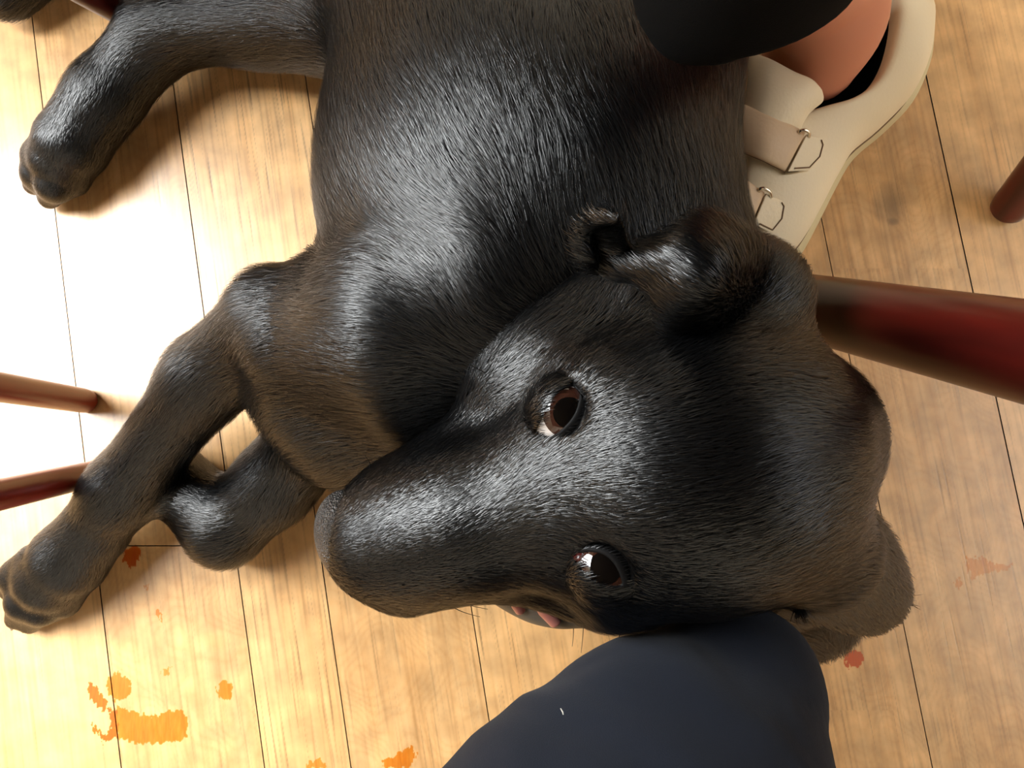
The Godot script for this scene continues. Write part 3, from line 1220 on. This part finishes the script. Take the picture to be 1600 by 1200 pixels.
	var head := [
		egg(P(1075, 722, 0.252), Vector3(0.092, 0.087, 0.086), HB, B + R * 0.0, 0.6),
		egg(P(950, 756, 0.252), Vector3(0.075, 0.062, 0.052), HB, B, 0.5),
		bone(P(880, 775, 0.243), P(740, 808, 0.226), 0.048, 0.043, B, 0.45),
		bone(P(740, 808, 0.226), P(660, 828, 0.213), 0.043, 0.041, B, 0.35),
		bone(P(660, 828, 0.213), P(600, 842, 0.206), 0.041, 0.038, B, 0.3),
		bone(P(640, 795, 0.190), P(760, 742, 0.192), 0.036, 0.040, B - R * 0.3, 0.4),
		bone(P(640, 885, 0.188), P(770, 870, 0.195), 0.030, 0.022, B + R * 0.3, 0.4),
		egg(P(885, 585, 0.215), Vector3(0.07, 0.05, 0.05), HB, B - R * 0.6, 0.7),
		bone(P(900, 560, 0.21), P(1040, 500, 0.235), 0.048, 0.05, B - R * 0.6, 0.7),
		bone(P(975, 892, 0.225), P(1085, 838, 0.207), 0.034, 0.034, B + R * 0.6, 0.6),
		bone(P(720, 728, 0.195), P(850, 630, 0.200), 0.026, 0.035, B - R * 0.5, 0.5),
		bone(P(712, 708, 0.204), P(800, 628, 0.224), 0.013, 0.014, B - R * 0.5, 0.4),
		bone(P(770, 880, 0.205), P(930, 908, 0.212), 0.019, 0.026, B + R * 0.5, 0.4),
		bone(P(935, 612, 0.272), P(905, 600, 0.262), 0.026, 0.022, B - R * 0.4, 0.5),
		bone(P(985, 868, 0.270), P(965, 905, 0.25), 0.026, 0.022, B + R * 0.4, 0.5),
		bone(P(1190, 690, 0.262), P(1225, 685, 0.235), 0.055, 0.055, B, 0.8),
		bone(P(1130, 560, 0.25), P(1150, 480, 0.255), 0.05, 0.042, B - R * 0.5, 0.8),
		bone(P(1200, 800, 0.24), P(1265, 850, 0.215), 0.052, 0.040, B + R * 0.5, 0.8),
		bone(P(880, 770, 0.17), P(1120, 720, 0.16), 0.06, 0.075, B, 0.8),
		bone(P(650, 840, 0.172), P(900, 800, 0.17), 0.034, 0.045, B, 0.6),
		bone(P(1188, 832, 0.148), P(1262, 940, 0.08), 0.050, 0.040, Vector3(0.5, 0, 1), 1.1),
		bone(P(1150, 790, 0.19), P(1222, 872, 0.15), 0.048, 0.042, Vector3(0.5, 0, 1), 0.9),
		bone(P(1100, 640, 0.15), P(1188, 810, 0.15), 0.072, 0.050, B, 1.0),
	]
	var sockets := []
	var E := [P(878, 646, 0.272), P(936, 886, 0.270)]

	var fb := field(Vector3(-0.52, -0.004, -0.62), Vector3(0.26, 0.235, 0.22), 0.0052, 0.006)
	for b in body:
		splat(fb, b)
	settle(fb)
	var lo := Vector3(9, 9, 9)
	var hi := -lo
	for b in head:
		lo = lo.min(b.a - Vector3.ONE * 0.075).min(b.b - Vector3.ONE * 0.07)
		hi = hi.max(b.a + Vector3.ONE * 0.075).max(b.b + Vector3.ONE * 0.07)
	var fh := field(lo, hi, 0.0028, 0.005)
	for b in head:
		splat(fh, b)
	settle(fh)
	for e in 2:
		var rim := hit(fh, [874, 940][e], [643, 888][e])
		sockets.append(rim)
		E[e] = hit(fh, [883, 946][e], [644, 885][e])
		E[e] += (E[e] - cam_at()).normalized() * 0.0158
	for e in 2:
		carve(fh, sockets[e], 0.0112, 0.003)
	var paws := []
	for set in [front_paw, hind_paw]:
		lo = Vector3(9, 9, 9)
		hi = -lo
		for b in set:
			lo = lo.min(b.a - Vector3.ONE * 0.03).min(b.b - Vector3.ONE * 0.03)
			hi = hi.max(b.a + Vector3.ONE * 0.03).max(b.b + Vector3.ONE * 0.03)
		var fp := field(lo, hi, 0.0021, 0.0013)
		for b in set:
			splat(fp, b)
		settle(fp)
		paws.append(fp)

	var st := SurfaceTool.new()
	var buf := PackedFloat32Array()
	var parts := [[fb, body, 1.0], [fh, head, 1.25], [paws[0], front_paw, 1.6], [paws[1], hind_paw, 1.6]]
	var all := PackedVector3Array()
	var alln := PackedVector3Array()
	var alli := PackedInt32Array()
	for q in parts:
		var g := nets(q[0])
		# keep the sheet above the boards
		for i in g.v.size():
			if g.v[i].y < 0.0015:
				g.v[i].y = 0.0015
		var at := all.size()
		all.append_array(g.v)
		alln.append_array(g.n)
		for i in g.i:
			alli.append(i + at)
		var fl := flows(g, q[1], sockets)
		grow(buf, g, fl[0], fl[1], 900000.0 * q[2], 0.00034, 0.15)
	mesh_node("body", arr_mesh(all, alln, alli), M.coat, dog)
	ears(dog, buf, F, R)
	face(dog, buf, E, F, R, U)
	hair_node("fur", buf, M.fur, dog)
	claws(dog)


func flows(g: Dictionary, bones: Array, E: Array) -> Array:
	var fl := PackedVector3Array()
	var hr := PackedFloat32Array()
	fl.resize(g.v.size())
	hr.resize(g.v.size())
	var swirl := noise(14.0, 51, 2)
	for i in g.v.size():
		var p: Vector3 = g.v[i]
		var f := Vector3.ZERO
		var ws := 1e-9
		var h := 0.0
		for b in bones:
			var d: float
			if b.kind == 0:
				var ab: Vector3 = b.b - b.a
				var t := clampf((p - b.a).dot(ab) / maxf(ab.length_squared(), 1e-9), 0, 1)
				d = (p - b.a - ab * t).length() - lerpf(b.ra, b.rb, t)
			else:
				var l: Vector3 = (p - b.a) * b.basis
				d = ((l / b.r).length() - 1.0) * b.r.y
			if d < 0.04:
				var w := exp(-maxf(d, -0.01) * 90.0)
				f += b.flow * w
				h += b.hair * w
				ws += w
		f = f.normalized() + Vector3(swirl.get_noise_3d(p.x, p.y, p.z), 0, swirl.get_noise_3d(p.z + 9.0, p.x, p.y)) * 0.5
		fl[i] = f
		h /= ws
		for e in E:
			var d: float = p.distance_to(e)
			if d < 0.017:
				h = 0.0 if d < 0.0108 else h * 0.45
		hr[i] = h
	return [fl, hr]


func sheet_hair(buf: PackedFloat32Array, m: ArrayMesh, flow: Vector3, len: float, per: float) -> void:
	var a := m.surface_get_arrays(0)
	var g := {"v": a[Mesh.ARRAY_VERTEX], "n": a[Mesh.ARRAY_NORMAL], "i": a[Mesh.ARRAY_INDEX]}
	var fl := PackedVector3Array()
	var hr := PackedFloat32Array()
	fl.resize(g.v.size())
	hr.resize(g.v.size())
	fl.fill(flow)
	hr.fill(len)
	grow(buf, g, fl, hr, per, 0.00036, 0.3)


func ears(dog: Node, buf: PackedFloat32Array, F: Vector3, R: Vector3) -> void:
	var up := sheet([
		[P(1218, 460, 0.245), P(1180, 488, 0.272), P(1120, 528, 0.288), P(1055, 560, 0.282)],
		[P(1192, 385, 0.290), P(1152, 425, 0.328), P(1100, 470, 0.330), P(1040, 505, 0.306)],
		[P(1112, 335, 0.300), P(1090, 385, 0.330), P(1062, 430, 0.328), P(1015, 462, 0.306)],
		[P(1040, 372, 0.298), P(1030, 398, 0.317), P(1012, 424, 0.315), P(985, 440, 0.300)],
		[P(990, 388, 0.304), P(976, 408, 0.304), P(968, 424, 0.302), P(958, 436, 0.298)],
		[P(972, 350, 0.325), P(932, 372, 0.304), P(922, 402, 0.301), P(936, 428, 0.300)],
		[P(966, 338, 0.337), P(930, 345, 0.324), P(914, 378, 0.315), P(925, 412, 0.309)]], 0.005, 8, 8)
	mesh_node("ear", up, M.coat, dog)
	sheet_hair(buf, up, Vector3(-0.9, 0, -0.55), 0.6, 800000.0)
	var low := sheet([
		[P(1262, 770, 0.25), P(1268, 840, 0.262), P(1262, 900, 0.250), P(1240, 955, 0.22)],
		[P(1322, 765, 0.232), P(1330, 830, 0.246), P(1315, 905, 0.236), P(1285, 972, 0.20)],
		[P(1378, 822, 0.20), P(1380, 870, 0.212), P(1362, 925, 0.205), P(1325, 984, 0.175)],
		[P(1404, 880, 0.165), P(1408, 915, 0.172), P(1392, 955, 0.168), P(1350, 986, 0.15)],
		[P(1412, 925, 0.14), P(1412, 942, 0.145), P(1398, 964, 0.142), P(1368, 980, 0.135)]], 0.005, 8, 8)
	mesh_node("ear", low, M.coat, dog)
	sheet_hair(buf, low, Vector3(0.6, -0.4, 0.5), 0.6, 800000.0)


func sphere_part(called: String, c: Vector3, r: Vector3, basis: Basis, m: Material, parent: Node, seg := 32) -> MeshInstance3D:
	var s := SphereMesh.new()
	s.radius = 1.0
	s.height = 2.0
	s.radial_segments = seg
	s.rings = seg / 2
	var st := SurfaceTool.new()
	st.append_from(s, 0, Transform3D(Basis(basis.x * r.x, basis.y * r.y, basis.z * r.z), c))
	return mesh_node(called, st.commit(), m, parent)


func cam_at() -> Vector3:
	return Vector3(0, CAM_H * K, 0)


# A cap of a sphere about an axis.
func cap(c: Vector3, r: float, axis: Vector3, half: float, from := 0.0) -> ArrayMesh:
	var s := axis.cross(Vector3(0.3, 0.1, 0.9)).normalized()
	var u := s.cross(axis)
	var v := PackedVector3Array()
	var n := PackedVector3Array()
	var idx := PackedInt32Array()
	for i in 9:
		var a := lerpf(from, half, i / 8.0)
		for k in 33:
			var b := TAU * k / 32
			var d := axis * cos(a) + (s * cos(b) + u * sin(b)) * sin(a)
			v.append(c + d * r)
			n.append(d)
	for i in 8:
		for k in 32:
			var a := i * 33 + k
			idx.append_array([a, a + 33, a + 1, a + 1, a + 33, a + 34])
	# wind so that the fronts look outward
	var w := (v[idx[5]] - v[idx[3]]).cross(v[idx[4]] - v[idx[3]])
	if w.dot(n[idx[3]]) < 0.0:
		for i in range(0, idx.size(), 3):
			var t := idx[i]
			idx[i] = idx[i + 1]
			idx[i + 1] = t
	return arr_mesh(v, n, idx)


func eye(dog: Node, buf: PackedFloat32Array, flow: Vector3, c: Vector3, gaze: Vector3, aperture: Array, h: float) -> void:
	var r := 0.0172
	var o := Node3D.new()
	o.name = "eye"
	dog.add_child(o, true)
	sphere_part("sclera", c, Vector3.ONE * r, Basis(), M.sclera, o, 48)
	mesh_node("iris", cap(c, r * 1.012, gaze, 0.66), M.iris, o)
	mesh_node("pupil", cap(c, r * 1.02, gaze, 0.38), M.pupil, o)
	# lids: from the rim of the opening out and down into the head
	var eye_at := Vector3(0, CAM_H * K, 0)
	var rim := []
	var mid := Vector3.ZERO
	var centre := Vector2.ZERO
	for q in aperture:
		centre += Vector2(q[0], q[1]) / aperture.size()
	for q in aperture:
		var ray := (P(centre.x + (q[0] - centre.x) * 0.98, centre.y + (q[1] - centre.y) * 0.98, h) - eye_at).normalized()
		var l := c - eye_at
		var b := l.dot(ray)
		var dd := l.length_squared() - b * b
		var p: Vector3
		if dd < r * r * 0.97:
			p = eye_at + ray * (b - sqrt(r * r - dd))
		else:
			p = eye_at + ray * b
			p = c + (p - c).normalized() * r
			p += (eye_at - c).normalized() * 0.002
		rim.append(p)
		mid += p / aperture.size()
	var out := (mid - c).normalized()
	var rr := ring_of(rim, 5)
	var loops := []
	for l in [[0.0, 0.975], [0.02, 1.04], [0.10, 1.07], [0.25, 1.07], [0.5, 1.05], [0.9, 1.03], [1.25, 1.0]]:
		var row := []
		for p in rr:
			var e: Vector3 = (p - c).normalized()
			var ang := out.angle_to(e) + float(l[0])
			var perp := (e - out * e.dot(out)).normalized()
			row.append(c + (out * cos(ang) + perp * sin(ang)) * r * float(l[1]))
		loops.append(row)
	var lid := loft(loops, 3)
	var probe := lid.surface_get_arrays(0)
	if (probe[Mesh.ARRAY_NORMAL][rr.size() * 9] as Vector3).dot(probe[Mesh.ARRAY_VERTEX][rr.size() * 9] - c) < 0.0:
		for row in loops:
			row.reverse()
		lid = loft(loops, 3)
	mesh_node("eyelid", lid, M.lid, o)
	var la := lid.surface_get_arrays(0)
	var g := {"v": la[Mesh.ARRAY_VERTEX], "n": la[Mesh.ARRAY_NORMAL], "i": la[Mesh.ARRAY_INDEX]}
	var fl := PackedVector3Array()
	var hr := PackedFloat32Array()
	for i in g.v.size():
		fl.append((flow + (g.v[i] - c).normalized() * 0.3).normalized())
		hr.append(0.0 if i / rr.size() < 5 else 0.42)
	grow(buf, g, fl, hr, 700000.0, 0.00032, 0.15)
	var corner: Vector3 = rim[0]
	sphere_part("tear_duct", corner.lerp(mid, 0.22) - out * 0.001, Vector3(0.0034, 0.0026, 0.0034), Basis(), M.caruncle, o, 16)


func face(dog: Node, buf: PackedFloat32Array, E: Array, F: Vector3, R: Vector3, U: Vector3) -> void:
	eye(dog, buf, -F, E[0], sight(E[0], 889, 645), [[838, 686], [846, 655], [858, 630], [874, 612], [892, 604], [904, 606], [905, 622], [898, 645], [885, 663], [862, 682]], 0.29)
	eye(dog, buf, -F, E[1], sight(E[1], 945, 888), [[898, 868], [910, 864], [926, 863], [944, 868], [958, 880], [968, 898], [971, 913], [955, 915], [935, 910], [915, 896]], 0.29)
	# nose leather with nostrils
	var nose := Node3D.new()
	nose.name = "nose"
	dog.add_child(nose, true)
	var HB := Basis(F, R, U)
	sphere_part("pad", P(546, 838, 0.211), Vector3(0.019, 0.027, 0.021) * K * 1.1, HB, M.nose, nose, 40)
	for s in [-1.0, 1.0]:
		var q: Vector3 = P(541, 838, 0.213) + F * 0.0135 + R * (0.009 * s) - U * 0.008
		sphere_part("nostril", q, Vector3(0.004, 0.0035, 0.0045), HB, M.pupil, nose, 16)
	# the loose lower lip on the near side with a glimpse of gum
	var lip := sheet([
		[P(768, 915, 0.198), P(766, 928, 0.192), P(772, 935, 0.184)],
		[P(800, 918, 0.198), P(798, 945, 0.190), P(800, 953, 0.180)],
		[P(835, 922, 0.198), P(832, 960, 0.190), P(834, 968, 0.180)],
		[P(870, 928, 0.198), P(872, 968, 0.190), P(874, 976, 0.180)],
		[P(910, 945, 0.198), P(908, 968, 0.190), P(910, 976, 0.180)],
		[P(945, 968, 0.195), P(945, 974, 0.190), P(948, 978, 0.182)]], 0.005, 6, 5)
	var lo := mesh_node("lower_lip", lip, M.lip, dog)
	for g in [[[803, 932], [813, 954], 0.0034], [[836, 932], [868, 972], 0.0042]]:
		var a := P(g[0][0], g[0][1], 0.2005)
		var b := P(g[1][0], g[1][1], 0.1955)
		mesh_node("gum", tube([a, a.lerp(b, 0.5), b], [g[2] * 0.7, g[2], g[2] * 0.8], 12), M.gum, lo)
	# whiskers
	for w in [[[742, 618, 0.22], [762, 590, 0.24], [735, 570, 0.25]], [[748, 612, 0.22], [770, 600, 0.24], [752, 578, 0.25]], [[577, 742, 0.2], [578, 725, 0.215], [570, 712, 0.22]], [[850, 440, 0.2], [870, 520, 0.25], [873, 545, 0.25]], [[700, 935, 0.19], [730, 945, 0.17], [762, 952, 0.15]], [[690, 938, 0.19], [720, 955, 0.17], [750, 964, 0.15]], [[896, 955, 0.19], [896, 990, 0.17], [894, 1010, 0.15]], [[912, 960, 0.19], [911, 990, 0.17], [908, 1020, 0.15]], [[615, 940, 0.18], [620, 950, 0.17], [628, 958, 0.16]], [[600, 938, 0.18], [602, 945, 0.17], [608, 952, 0.16]]]:
		var p := []
		for q in w:
			p.append(P(q[0], q[1], q[2]))
		var pts := curve(p, 6)
		var rad := []
		for i in pts.size():
			rad.append(lerpf(0.00035, 0.0001, float(i) / pts.size()))
		mesh_node("whisker", tube(pts, rad, 6, false), M.whisker, dog)


func claws(dog: Node) -> void:
	for c in [[20, 914, 8, 926, 0.016], [27, 962, 18, 984, 0.013], [47, 970, 36, 988, 0.012], [80, 954, 70, 964, 0.012], [59, 261, 64, 281, 0.040], [54, 286, 58, 300, 0.012], [76, 308, 77, 322, 0.012]]:
		var a := P(c[0], c[1], c[4])
		var b := P(c[2], c[3], c[4] * 0.45)
		mesh_node("claw", tube([a, a.lerp(b, 0.5) + Vector3(0, 0.0012, 0), b], [0.0036, 0.003, 0.0008], 12), M.claw, dog)


# The way from an eye's centre to the spot of its surface seen at a pixel.
func sight(c: Vector3, px: float, py: float) -> Vector3:
	var ray := (P(px, py, 0.1) - cam_at()).normalized()
	var l := c - cam_at()
	var b := l.dot(ray)
	var r := 0.0172
	return (cam_at() + ray * (b - sqrt(maxf(r * r - l.length_squared() + b * b, 0.0))) - c).normalized()
